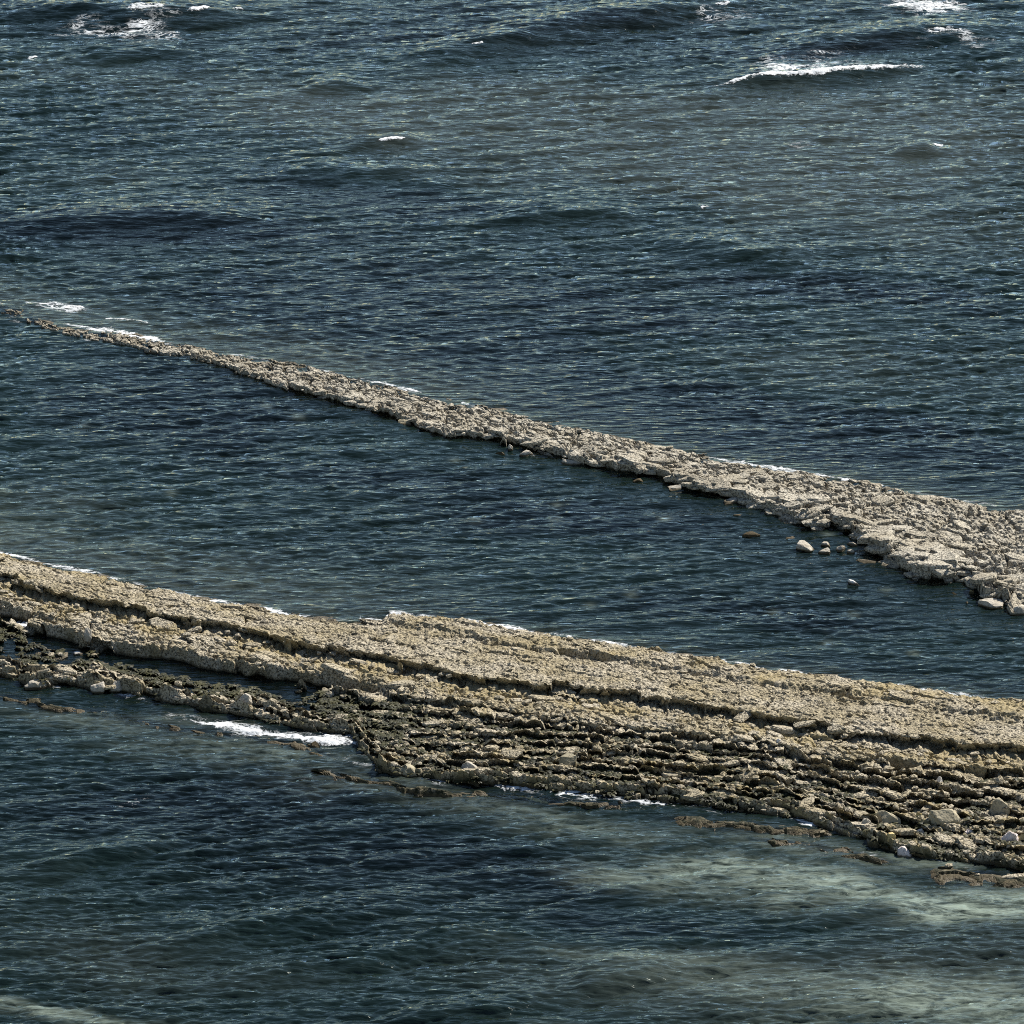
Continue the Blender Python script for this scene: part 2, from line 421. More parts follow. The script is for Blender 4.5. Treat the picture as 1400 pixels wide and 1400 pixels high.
# ------------------------------------------------------------------ materials
def rock_material(name, pale, tan, stain, wet_top, seed):
    t = NT(name)
    p = t.pos(); g = t.n('ShaderNodeNewGeometry'); sx = t.n('ShaderNodeSeparateXYZ'); t.l(g.outputs['Position'], sx.inputs[0])
    at_ = t.n('ShaderNodeAttribute', attribute_name='zone'); sc = t.n('ShaderNodeSeparateColor'); t.l(at_.outputs['Color'], sc.inputs[0])
    n1 = t.noise(p, 0.55, 5, 0.6); n2 = t.noise(p, 3.2, 5, 0.62); n3 = t.noise(p, 11.0, 4, 0.65)
    c = t.mix(t.ramp(n1, 0.38, 0.64), pale, tan)
    c = t.mix(t.ramp(n2, 0.42, 0.8, 0.0, 0.5), c, stain)
    c = t.mix(t.ramp(n3, 0.47, 0.60, 0.0, 0.9 if seed == 2 else 0.85), c, tuple(v*0.22 for v in stain))            # black specks, with the rough rock's tiny shadows painted in
    c = t.mix(t.math('MULTIPLY', sc.outputs[0], t.ramp(n2, 0.25, 0.6, 0.5, 1.0)), c, (0.255, 0.205, 0.105))   # ochre algae film
    c = t.mix(t.math('MULTIPLY', sc.outputs[1], t.ramp(n2, 0.30, 0.55, 0.45, 1.0), clamp=True), c, (0.018, 0.019, 0.008))  # weed, and on the near reef some painted gap shade
    z = t.math('ADD', sx.outputs[2], t.math('MULTIPLY', t.math('SUBTRACT', n2, 0.5), 0.30))
    c = t.mix(t.ramp(z, wet_top, wet_top+0.14, 0.90, 0.0), c, (0.050, 0.036, 0.014))          # brown weed belt at the waterline
    c = t.mix(t.ramp(z, -0.12, 0.03, 1.0, 0.0), c, (0.026, 0.020, 0.009))
    b = t.n('ShaderNodeBsdfPrincipled'); t.l(c, b.inputs['Base Color'])
    t.l(t.ramp(z, wet_top-0.05, wet_top+0.1, 0.55, 0.92), b.inputs['Roughness'])
    b.inputs['Specular IOR Level'].default_value = 0.25
    v = t.n('ShaderNodeTexVoronoi', feature='DISTANCE_TO_EDGE'); t.l(p, v.inputs['Vector']); v.inputs['Scale'].default_value = 4.2
    nb = t.bump(t.ramp(v.outputs[0], 0.0, 0.10), 0.55, 0.06)
    nb = t.bump(n2, 0.7, 0.12, nb); nb = t.bump(n3, 0.7, 0.05, nb)
    t.l(nb, b.inputs['Normal']); t.l(b.outputs[0], t.out.inputs['Surface'])
    return t.m
M_R1 = rock_material('far_reef_limestone', (0.405, 0.372, 0.300), (0.325, 0.288, 0.215), (0.23, 0.20, 0.15), -0.04, 1)
M_R2 = rock_material('near_reef_limestone', (0.39, 0.345, 0.26), (0.30, 0.255, 0.165), (0.17, 0.14, 0.085), 0.02, 2)

def boulder_material(name, base, dark, wet=0.04):
    t = NT(name); p = t.pos()
    g = t.n('ShaderNodeNewGeometry'); sx = t.n('ShaderNodeSeparateXYZ'); t.l(g.outputs['Position'], sx.inputs[0])
    n1 = t.noise(p, 2.1, 4, 0.6); n2 = t.noise(p, 9.0, 4, 0.6)
    c = t.mix(t.ramp(n1, 0.4, 0.75, 0.0, 0.8), base, dark)
    c = t.mix(t.ramp(n2, 0.5, 0.66, 0.0, 0.5), c, tuple(v*0.4 for v in dark))
    z = t.math('ADD', sx.outputs[2], t.math('MULTIPLY', t.math('SUBTRACT', n2, 0.5), 0.12))
    c = t.mix(t.ramp(z, wet, wet+0.08, 0.95, 0.0), c, (0.045, 0.033, 0.014))
    b = t.n('ShaderNodeBsdfPrincipled'); t.l(c, b.inputs['Base Color']); b.inputs['Roughness'].default_value = 0.88
    b.inputs['Specular IOR Level'].default_value = 0.25
    nb = t.bump(n1, 0.5, 0.10); nb = t.bump(n2, 0.7, 0.04, nb); t.l(nb, b.inputs['Normal'])
    t.l(b.outputs[0], t.out.inputs['Surface']); return t.m
M_PALE = boulder_material('pale_boulder', (0.36, 0.33, 0.275), (0.20, 0.17, 0.12))
M_WHITE = boulder_material('chalk_white_boulder', (0.70, 0.67, 0.62), (0.48, 0.44, 0.38))
M_PINK = boulder_material('pinkish_boulder', (0.60, 0.52, 0.48), (0.36, 0.30, 0.26))
M_OCHRE = boulder_material('ochre_boulder', (0.46, 0.36, 0.17), (0.30, 0.22, 0.10))
M_GREY = boulder_material('grey_olive_boulder', (0.33, 0.29, 0.20), (0.14, 0.12, 0.075))
M_BROWN = boulder_material('weedy_brown_boulder', (0.09, 0.065, 0.035), (0.04, 0.03, 0.016), 0.4)

def foam_material():
    t = NT('sea_foam'); p = t.pos(); n = t.noise(p, 4.5, 6, 0.7, 0.4)
    a = t.n('ShaderNodeAttribute', attribute_name='dense')
    b = t.n('ShaderNodeBsdfDiffuse'); t.l(t.mix(n, (0.46, 0.49, 0.51), (0.72, 0.73, 0.73)), b.inputs['Color'])
    t.l(t.bump(n, 0.6, 0.08), b.inputs['Normal'])
    tr = t.n('ShaderNodeBsdfTransparent')
    al = t.ramp(t.math('ADD', a.outputs['Fac'], t.math('MULTIPLY', t.math('SUBTRACT', n, 0.5), 2.6)), 0.12, 0.75, 0.0, 0.94)
    m = t.n('ShaderNodeMixShader'); t.l(al, m.inputs[0]); t.l(tr.outputs[0], m.inputs[1]); t.l(b.outputs[0], m.inputs[2])
    t.l(m.outputs[0], t.out.inputs['Surface']); return t.m
M_FOAM = foam_material()

def sea_material():
    t = NT('sea_water')
    a = t.n('ShaderNodeAttribute', attribute_name='water'); s = t.n('ShaderNodeSeparateColor'); t.l(a.outputs['Color'], s.inputs[0])
    turb, body, foam, clear = s.outputs[0], s.outputs[1], s.outputs[2], a.outputs['Alpha']
    p = t.pos(); ps = t.pos((0.32, 1.5, 1.0), math.radians(-14))
    big = t.noise(t.pos((0.5, 1.0, 1.0)), 0.11, 4, 0.6)
    c = t.mix(t.ramp(big, 0.35, 0.68), (0.0006, 0.0017, 0.0018), (0.0013, 0.0034, 0.0031))
    c = t.mix(t.ramp(body, 0.0, 0.45), c, (0.0042, 0.0098, 0.0082)); c = t.mix(t.ramp(body, 0.35, 1.0), c, (0.022, 0.028, 0.023))                       # sand seen through the water
    st = t.noise(t.pos((0.40, 1.2, 1.0), math.radians(20)), 1.3, 8, 0.78, 1.2)
    tf = t.math('MULTIPLY', turb, t.ramp(st, 0.36, 0.62, 0.12, 1.0), clamp=True)
    c = t.mix(tf, c, (0.225, 0.270, 0.220))                            # stirred-up chalky silt
    # fine ripples below the mesh's own scale
    r1 = t.noise(ps, 2.2, 2.5, 0.55, 0.4); r2 = t.noise(t.pos((0.6, 1.3, 1.0), math.radians(25)), 7.5, 3, 0.6, 0.2)
    nb = t.bump(r1, 1.0, 0.10); nb = t.bump(r2, 0.3, 0.012, nb)
    d = t.n('ShaderNodeBsdfDiffuse'); t.l(c, d.inputs['Color']); t.l(nb, d.inputs['Normal'])
    tr = t.n('ShaderNodeBsdfTransparent'); tr.inputs['Color'].default_value = (0.55, 0.66, 0.62, 1)
    m1 = t.n('ShaderNodeMixShader'); t.l(clear, m1.inputs[0]); t.l(d.outputs[0], m1.inputs[1]); t.l(tr.outputs[0], m1.inputs[2])
    g = t.n('ShaderNodeBsdfGlossy'); g.inputs['Roughness'].default_value = 0.045; g.inputs['Color'].default_value = (0.93, 1.0, 0.94, 1); t.l(nb, g.inputs['Normal'])
    fr = t.n('ShaderNodeFresnel'); fr.inputs['IOR'].default_value = 1.34; t.l(nb, fr.inputs['Normal'])
    m2 = t.n('ShaderNodeMixShader'); t.l(fr.outputs[0], m2.inputs[0]); t.l(m1.outputs[0], m2.inputs[1]); t.l(g.outputs[0], m2.inputs[2])
    # thin lacy foam lying on the surface: strands drawn out along the crests
    q = t.pos((0.55, 1.0, 1.0), math.radians(-12))
    ln = t.noise(q, 1.5, 6, 0.68, 1.2); l2 = t.noise(t.pos((0.8, 1.2, 1)), 0.55, 4, 0.6, 0.5)
    strand = t.math('ABSOLUTE', t.math('SUBTRACT', ln, 0.5))
    fm = t.math('SUBTRACT', t.math('MULTIPLY', foam, 1.35), t.math('ADD', t.math('MULTIPLY', strand, 4.2), t.math('MULTIPLY', l2, 1.15)))
    fm = t.ramp(fm, -0.05, 0.45, 0.0, 0.85)
    fd = t.n('ShaderNodeBsdfDiffuse'); fd.inputs['Color'].default_value = (0.80, 0.83, 0.85, 1); t.l(nb, fd.inputs['Normal'])
    m3 = t.n('ShaderNodeMixShader'); t.l(fm, m3.inputs[0]); t.l(m2.outputs[0], m3.inputs[1]); t.l(fd.outputs[0], m3.inputs[2])
    t.l(m3.outputs[0], t.out.inputs['Surface']); return t.m
M_SEA = sea_material()

# ------------------------------------------------------------------ sea
def line_blob(x, y, pts, wid, wid_front=None):
    P = wpts(pts); yy, _ = along(x, P); wf = wid_front or wid
    X0, X1 = P[:, 0].min(), P[:, 0].max()
    e = 0.3*(X1-X0)+0.5; env = sstep(X0-e, X0+e, x)*(1-sstep(X1-e, X1+e, x))
    d = y-yy
    return env*np.where(d > 0, np.exp(-(d/wid)**2), np.exp(-(d/wf)**2))

def build_sea():
    nr, nc = 1240, 700
    dep = np.linspace(math.radians(28.2), math.radians(14.6), nr)
    yr = CAM_H/np.tan(dep)
    yr = np.concatenate([[-3000, -300, 0, 90, 130, 150, 160], yr, [yr[-1]+6, yr[-1]+30, 500, 900, 2500, 9000, 25000]])
    u = np.linspace(-1, 1, nc)
    ex = np.array([1.04, 1.2, 1.7, 4, 15, 80.])
    u = np.concatenate([-ex[::-1], u, ex])
    hw = np.maximum(0.122*yr+2, 22)
    x = u[None, :]*hw[:, None]; y = np.repeat(yr[:, None], len(u), 1)
    ef = (1-sstep(0.93, 1.0, np.abs(u)))[None, :]*(sstep(yr[7], yr[7]+4, yr)*(1-sstep(yr[-8]-8, yr[-8], yr)))[:, None]
    lev = (height1(x, y, False), height2(x, y, False))
    X, Y, Z = sea_point(x, y, ef, lev)
    V = np.stack([X, Y, Z], -1).reshape(-1, 3)
    me = mesh_np('sea', V, grid_faces(*x.shape), True)
    # what the water holds: silt, sand below and painted dark swell faces, foam lace, clearness over the reef skirts
    n = 0.7+0.6*fbm(x*0.10, y*0.05, 4)
    turb = np.zeros_like(x)
    for b in [(1360,1240,150,15,.10,1.2),(1180,1215,180,17,.10,.75),(1010,1190,130,14,.08,.6),(880,1180,90,12,.05,.4),(1150,1165,120,12,.1,.4),
              (1080,1335,200,22,.05,.25),(1290,1372,190,26,0,.62),(900,1298,160,9,.05,.22),(60,1400,130,7,.05,.5),(1380,1400,120,20,0,.5),
              (1330,1185,110,8,.1,.55),(560,1095,160,14,.1,.22),(760,1120,180,14,.1,.25),(330,1042,160,14,.12,.25),(150,990,120,10,.15,.2),
              (980,1400,200,8,0,.3)]:
        turb = np.maximum(turb, b[5]*blob(x, y, *b[:5]))
    turb = np.clip(turb*(0.75+0.6*n), 0, 1)
    for yb, xa, xb, w, a in ((R1_back, -8, 6, 3.6, .26), (R2_back, -12, 2, 5.0, .26), (R1_back, 60, 90, 1.2, .14), (R2_back, 60, 90, 1.0, .12)):   # pale sandy shallows behind the reefs
        d = y-yb(x); turb = np.maximum(turb, a*np.exp(-(np.maximum(d, 0)/w)**2)*(d > -0.5)*(1-sstep(xa, xb, x))*(0.6+0.8*n)*0.8)
    body = 0.30 + 0.25*fbm(x*0.05+9, y*0.03, 3)
    for b in [(720,150,260,60,0,.6),(480,150,220,40,0,.5),(1000,190,280,70,0,.65),(1250,180,240,90,0,.5),(900,260,300,50,0,.35),(1300,330,240,60,0,.4),
              (150,110,220,40,0,.35),(120,240,160,40,0,.3),(1200,480,240,60,.1,.22),(300,640,260,60,0,.16),(900,760,260,50,.05,.16),(1150,880,260,40,.05,.2),
              (150,700,200,30,.1,.25),(1050,1320,360,60,0,.3),(1300,1300,200,50,0,.25),(650,420,200,14,0,.1),(180,1290,260,60,0,.28),(80,1180,160,40,0,.22),(500,1340,240,30,0,.2)]:
        body = body + b[5]*blob(x, y, *b[:5])
    for b in [(560,270,260,22,.06,.5),(160,315,240,22,0,.6),(700,500,260,34,.2,.9),(900,560,240,34,.2,.9),(560,430,200,22,.15,.6),(840,420,260,26,.15,.6),(1120,400,200,20,.12,.55),(1180,590,200,26,.2,.6),(480,640,220,26,.1,.4),(820,720,200,26,.1,.45),(200,560,180,30,.1,.4),(1000,830,200,20,.1,.35),(650,1180,240,24,.05,.4),(330,520,200,50,.1,.3),(640,45,200,14,-.1,.5),(1120,70,120,10,-.1,.5),  # darker water; at the top swells the dark wave faces are painted in
              (950,1255,260,20,.06,.35),(300,1100,300,30,0,.3)]:
        body = body - b[5]*blob(x, y, *b[:5])
    body = np.clip(body*(0.60+0.6*n), 0, 1)
    foam = np.zeros_like(x)
    for pts, w, wf, a in [
        ([(1000,108),(1060,100),(1140,92),(1240,88)],5.0,1.0,.74),([(1100,90),(1200,80),(1290,78)],4.0,3,.45),
        ([(40,40),(120,38),(200,36),(280,40)],3.2,4.5,.69),([(0,46),(60,46)],2,2,.6),([(160,26),(240,26),(330,24)],2.5,1.5,.7),
        ([(1230,56),(1300,54),(1400,60)],3,3,.6),([(1180,12),(1260,14),(1340,10)],4,2,.7),([(900,30),(1000,20),(1100,24)],3,3,.52),
        ([(780,80),(860,76),(930,80)],3,3,.48),([(940,38),(1080,40)],3,3,.5),([(1040,200),(1120,200),(1210,202)],2.2,2.2,.55),([(940,170),(1020,172),(1060,176)],1.8,1.8,.5),
        ([(0,412),(100,422),(160,432),(230,442)],1.2,1.2,.62),([(0,430),(40,440)],1.5,1.5,.6),([(0,372),(30,376)],3,3,.5),
        ([(180,966),(260,985),(340,996),(430,1008),(540,1014)],1.1,1.1,.85),([(210,975),(300,992)],2.0,1.2,.6),([(420,1032),(500,1042),(520,1046)],.8,.8,.75),
        ([(380,1062),(470,1050)],1.6,1.6,.5),([(660,1074),(730,1078),(830,1088)],1.0,1.0,.8),([(560,1066),(640,1076)],.8,.8,.62),([(860,1094),(960,1106),(1060,1118)],1.2,1.2,.52),
        ([(0,852),(60,856)],.8,.8,.95),([(140,902),(210,908)],.9,.9,.5),
        ([(1080,1150),(1160,1168),(1230,1182),(1400,1196)],1.2,1.2,.55),([(1090,1160),(1180,1176)],1.0,1,.6),
        ([(0,1120),(160,1100),(330,1075)],1.2,1.2,.4),([(470,846),(528,846)],.7,.7,.8)]:
        foam = np.maximum(foam, a*line_blob(x, y, pts, w, wf))
    foam = foam*np.clip(0.80+0.75*fbm(x*0.22+31, y*0.16, 4), 0, 1.25)
    # seaward rims where wavelets break on the dip slopes
    sr = y-R2_back(x); foam = np.maximum(foam, 0.80*np.exp(-((sr-0.12)/0.35)**2)*(0.75+0.5*fbm(x*0.5, y*0.5, 3)))
    sr = y-R1_back(x); foam = np.maximum(foam, 0.70*np.exp(-((sr-0.12)/0.35)**2)*(0.7+0.7*fbm(x*0.35+5, y*0.3, 3)))
    sr = y-R2_F(x)+0.35; foam = np.maximum(foam, 0.62*np.exp(-(sr/0.45)**2)*np.clip(0.7+1.3*fbm(x*0.4+11, y*0.4, 3), 0, 1.2))
    sr = y-R1_front(x)+0.4; foam = np.maximum(foam, 0.42*np.exp(-(sr/0.45)**2)*np.clip(0.6+1.3*fbm(x*0.4+2, y*0.4, 3), 0, 1.2))
    # rare lone flecks of broken foam
    fl = voronoi(x/4.0, y/5.0); turb = np.maximum(turb, 0.3*np.exp(-(fl[0]/0.07)**2)*(fl[2] > 0.6)*(y < R1_front(x))*(y > R2_back(x)))
    lv = np.maximum(*lev)
    clear = np.exp(-np.maximum(0-lv, 0)/0.28)*0.85
    pool = sstep(0.2, 1.2, R2_A(x)-y)*sstep(0.0, 1.0, y-R2_F(x))
    clear = np.where(lv > -1.1, clear, 0)*(1-0.7*pool); body = body*(1-pool)
    color_attr(me, 'water', np.stack([turb, body, foam, clear], -1).reshape(-1, 4))
    o = obj('sea', me, M_SEA)
    return tag(o, 'dark blue-green wind-rippled sea round the two reefs', 'sea', kind='structure')
build_sea()

# ------------------------------------------------------------------ reefs
def build_reef(fn, yb, yf, x0, x1, dx, nr, back, front, mat, label, zones):
    nx = int((x1-x0)/dx)+1
    xs = np.linspace(x0, x1, nx)
    t = np.linspace(0, 1, nr)
    yB, yF = yb(xs)+back, yf(xs)-front
    # smooth the row ends so the rows follow the bedding
    k = np.ones(41)/41
    yB = np.convolve(np.pad(yB, 20, 'edge'), k, 'valid'); yF = np.convolve(np.pad(yF, 20, 'edge'), k, 'valid')
    y = yB[None, :]*(1-t[:, None]) + yF[None, :]*t[:, None]
    x = np.repeat(xs[None, :], nr, 0)
    z, un = fn(x, y, True, True)
    V = np.stack([x, y+un, z], -1).reshape(-1, 3)
    F = grid_faces(nr, nx)[:, ::-1]
    me = mesh_np('rock_reef', V, F, False)
    color_attr(me, 'zone', zones(x, y, z).reshape(-1, 4))
    o = obj('rock_reef', me, mat)
    return tag(o, label, 'reef', kind='structure')
def zones1(x, y, z):
    return np.stack([np.zeros_like(x), 0.35*sstep(0.25, 0.6, fbm(x*0.7, y*0.7, 3)), np.zeros_like(x), np.ones_like(x)], -1)
def zones2(x, y, z):
    yA, yB, yF = R2_A(x), R2_B(x), R2_F(x)
    n = fbm(x*0.4, y*0.4, 4); n2 = fbm(x*1.3+8, y*1.3, 3)
    och = np.exp(-((yA-y-1.0)/0.9)**2)*sstep(-0.3, 0.25, n+0.15) + 0.55*sstep(0.0, 0.5, n2)*sstep(1, 3, yA-y)
    och = och + 0.4*sstep(0.0, 0.4, n)*(y > yA)
    left = 1-sstep(at(420, 960)[0], at(700, 1000)[0], x)
    pos = (yB-y)/np.maximum(yB-yF, .5)
    weed = left*sstep(0.05, 0.2, pos)*sstep(0.42, 0.12, z)*(1-0.75*sstep(0.6, 0.8, pos))
    weed = weed + 0.95*sstep(0.0, 0.15, pos)*sstep(0.36, 0.16, z+0.10*n2)*sstep(-0.25, 0.3, n+0.1)  # weed in the hollows, strengthened to paint the gaps' shade darker
    weed = weed + 0.4*sstep(0.1, 0.4, n2)*sstep(0.5, 0.3, z)*(y < yA)
    weed = weed*(1-0.8*left*sstep(0.58, 0.75, pos))
    weed = np.maximum(weed, sstep(0.1, 0.5, yF-y))
    och = och + 0.55*sstep(0.3, -0.3, R2_M(x)-y)*sstep(-0.3, 0.3, n)
    och = och + 0.75*sstep(0.25, 0.8, pos)*(1-left)*sstep(-0.2, 0.3, n2)
    return np.stack([np.clip(och, 0, .9), np.clip(weed, 0, 1), np.zeros_like(x), np.ones_like(x)], -1)
reef1 = build_reef(height1, R1_back, R1_front, at(-40, 440)[0]-1, at(1450, 760)[0]+1, 0.080, 190, 1.6, 2.6, M_R1,
                   'narrow pale limestone reef tapering to a point across the middle of the sea', zones1)
reef2 = build_reef(height2, R2_back, R2_F, at(-60, 850)[0]-1, at(1460, 1100)[0]+1, 0.080, 380, 1.8, 4.6, M_R2,
                   'broad near limestone reef of dipping ledges with dark scarps and pools', zones2)

# ------------------------------------------------------------------ stones
def ico(sub):
    import bmesh
    bm = bmesh.new(); bmesh.ops.create_icosphere(bm, subdivisions=sub, radius=1.0)
    V = np.array([v.co[:] for v in bm.verts]); F = np.array([[v.index for v in f.verts] for f in bm.faces]); bm.free()
    return V, F
ICO3 = ico(3); ICO1 = ico(1)
def boulder_mesh(seed, w, d, h, cuts=9, boxy=0.5):
    r = np.random.default_rng(seed); V, F = ICO3; V = V.copy()
    m = np.abs(V).max(1, keepdims=True); V = V*(1-boxy) + V/m*boxy*0.85
    for i in range(cuts):
        n = r.normal(size=3); n[2] = abs(n[2])*0.9; n /= np.linalg.norm(n); c = r.uniform(0.42, 0.74)
        d_ = V@n-c; V = V - np.where(d_ > 0, d_*0.93, 0)[:, None]*n
    o = r.uniform(0, 90, 2)
    nn = fbm(V[:, 0]*1.6+o[0]+V[:, 2]*1.3, V[:, 1]*1.6+o[1]-V[:, 2]*0.9, 4)
    n2 = fbm(V[:, 0]*5+o[1]+V[:, 2]*4, V[:, 1]*5+o[0]-V[:, 2]*3, 3)
    V = V*(1+0.24*nn+0.12*n2)[:, None]
    V = V - [0, 0, V[:, 2].min()]; s = V.max(0)-V.min(0)
    V = V/s*[w, d, h]; V[:, :2] -= (V[:, :2].max(0)+V[:, :2].min(0))/2
    me = mesh_np('boulder', V, F, False); return me
def slab_mesh(seed, n=8):
    """angular flat block about 1 m wide, 40 triangles"""
    r = np.random.default_rng(seed)
    a = np.sort(np.linspace(0, 2*math.pi, n, endpoint=False)+r.uniform(-.28, .28, n))
    rad = 0.5*r.uniform(0.78, 1.12, n); ca, sa = np.cos(a), np.sin(a)
    tx, ty = r.uniform(-.18, .18, 2)
    rings = [(0.94, -0.35, 0.05), (1.0, 0.10, 0.06), (0.80, 0.30, 0.05)]
    V = []
    for k, z, j in rings:
        rr = rad*k*(1+r.uniform(-j, j, n)*1.6)
        X, Y = rr*ca, rr*sa
        Z = z + (tx*X+ty*Y)*(z > 0) + r.uniform(-j, j, n)
        V += list(zip(X, Y, Z))
    V.append((r.uniform(-.1, .1), r.uniform(-.1, .1), 0.30+r.uniform(-.03, .06)))
    F = []
    for q in range(2):
        for i in range(n):
            i1 = (i+1) % n; A, B, C_, D = q*n+i, q*n+i1, (q+1)*n+i1, (q+1)*n+i
            F += [(A, B, C_), (A, C_, D)]
    for i in range(n): F.append((2*n+i, 2*n+(i+1) % n, 3*n))
    return np.array(V), np.array(F)
SLABS = [slab_mesh(100+i, 7+i % 3) for i in range(14)]

def scatter(fn, yb, yf, x0, x1, count, accept, seed):
    r = np.random.default_rng(seed); X = r.uniform(x0, x1, count*12); t = r.uniform(-0.02, 1.08, count*12)
    Y = yb(X)*(1-t)+yf(X)*t
    z = fn(X, Y, True); p = accept(X, Y, t, z)
    k = r.random(len(X)) < p
    X, Y, z = X[k][:count], Y[k][:count], z[k][:count]
    return X, Y, z, r
def lay_slabs(reef, mat, fn, yb, yf, x0, x1, count, accept, size, flat, seed):
    meshes = []
    for V, F in SLABS:
        me = mesh_np('rock_slab', V, F, False); me.materials.append(mat); meshes.append(me)
    X, Y, z, r = scatter(fn, yb, yf, x0, x1, count, accept, seed)
    for i in range(len(X)):
        s = size(X[i], Y[i], r); o = bpy.data.objects.new('rock_slab', meshes[r.integers(len(meshes))])
        COL.objects.link(o); o.parent = reef
        e = 0.35*s
        hs = fn(np.array([X[i]-e, X[i]+e, X[i], X[i]]), np.array([Y[i], Y[i], Y[i]-e, Y[i]+e]), True)
        f = flat*r.uniform(0.7, 1.4)
        o.scale = (s*r.uniform(1.1, 2.0), s*r.uniform(0.6, 1.0), s*f)
        gx = np.clip((hs[1]-hs[0])/(2*e), -.35, .35); gy = np.clip((hs[3]-hs[2])/(2*e), -.35, .35)
        o.rotation_euler = (gy*0.6+r.normal()*0.08, -gx*0.6+r.normal()*0.08, r.uniform(0, 6.28) if r.random() < .2 else -0.4+r.normal()*0.3)
        o.location = (X[i], Y[i], max(float(np.median(hs)), -0.1)+0.04*s)
def lay_rubble(reef, mat, name, fn, yb, yf, x0, x1, count, accept, smin, smax, seed):
    X, Y, z, r = scatter(fn, yb, yf, x0, x1, count, accept, seed)
    V0, F0 = ICO1
    allV, allF = [], []
    for i in range(len(X)):
        s = smin+(smax-smin)*r.random()**2
        V = V0*(1+r.uniform(-.28, .28, (len(V0), 1)))*[s*r.uniform(.9, 1.5), s*r.uniform(.7, 1.1), s*r.uniform(.35, .7)]
        c, sn = math.cos(r.uniform(0, 6.28)), math.sin(r.uniform(0, 6.28)); q = math.hypot(c, sn); c /= q; sn /= q
        V = np.stack([V[:, 0]*c-V[:, 1]*sn+X[i], V[:, 0]*sn+V[:, 1]*c+Y[i], V[:, 2]+z[i]+0.12*s], 1)
        allV.append(V); allF.append(F0+len(V0)*i)
    me = mesh_np(name, np.concatenate(allV), np.concatenate(allF), False)
    o = obj(name, me, mat, reef); o['kind'] = 'stuff'; return o
XL, XR = at(0, 850)[0]-1, at(1400, 850)[0]+0.5
acc1 = lambda X, Y, t, z: np.where(t > 0.86, 1.0, np.where(t > 0.6, 0.25, 0.06))*(z > 0.05)*np.interp(X, [-20, 0, 15, 22], [.25, .5, 1, 1])
lay_slabs(reef1, M_R1, height1, R1_back, R1_front, at(260, 480)[0], at(1400, 760)[0], 300, acc1,
          lambda x, y, r: np.interp(x, [-20, 0, 14, 23], [0.42, 0.6, 0.85, 1.05])*r.uniform(0.5, 1.25), 0.34, 11)
acc2 = lambda X, Y, t, z: np.where(Y > R2_A(X)+0.5, 0.05, np.where((t > 0.8) & (X < -6), 1.0, 0.5))*(z > 0.02)
lay_slabs(reef2, M_R2, height2, R2_back, R2_F, XL, at(1400, 1100)[0], 300, acc2, lambda x, y, r: 0.34+0.6*r.random()**2, 0.30, 12)
lay_rubble(reef2, M_R2, 'rubble', height2, R2_back, R2_F, XL, at(1400, 1050)[0]+1, 1700,
           lambda X, Y, t, z: np.where(Y > R2_A(X), 0.35, 0.9)*(z > 0.02), 0.06, 0.20, 13)
lay_rubble(reef1, M_R1, 'rubble', height1, R1_back, R1_front, at(120, 460)[0], at(1400, 740)[0], 450,
           lambda X, Y, t, z: 0.6*(z > 0.0)*(t > 0.02), 0.06, 0.18, 14)

# seaweed: short leathery fronds lying on the low beds
def weed_material():
    t = NT('brown_seaweed'); n = t.noise(t.pos(), 2.5, 3, 0.6)
    b = t.n('ShaderNodeBsdfPrincipled'); t.l(t.mix(t.ramp(n, .35, .65), (0.012, 0.013, 0.005), (0.040, 0.038, 0.012)), b.inputs['Base Color'])
    b.inputs['Roughness'].default_value = 0.6; b.inputs['Specular IOR Level'].default_value = 0.2
    t.l(b.outputs[0], t.out.inputs['Surface']); return t.m
def build_weed():
    def acc(X, Y, t, z):
        zz = zones2(X, Y, z); return zz[:, 1]**1.5*(z > 0.03)*(z < 0.45)
    X, Y, z, r = scatter(height2, R2_B, R2_F, XL, at(1400, 1100)[0], 4200, acc, 21)
    n = len(X); V, F = [], []
    for i in range(n):
        for k in range(5):
            a = r.uniform(0, 6.28); L = r.uniform(.12, .34); w = r.uniform(.03, .07)
            c, s = math.cos(a), math.sin(a); b0 = len(V)
            for q, (u, hh, ww) in enumerate(((0, 0, .5), (.35, .05, 1), (.75, .045, .9), (1, .005, .3))):
                px_, py_ = X[i]+c*L*u, Y[i]+s*L*u; zz = z[i]+hh*r.uniform(.6, 1.4)+0.01
                V.append((px_-s*w*ww, py_+c*w*ww, zz)); V.append((px_+s*w*ww, py_-c*w*ww, zz))
            F += [(b0, b0+1, b0+3, b0+2), (b0+2, b0+3, b0+5, b0+4), (b0+4, b0+5, b0+7, b0+6)]
    o = obj('seaweed', mesh_np('seaweed', np.array(V), np.array(F), True), weed_material())
    tag(o, 'dark brown seaweed carpeting the low beds beside the pools', 'seaweed', kind='stuff')
build_weed()

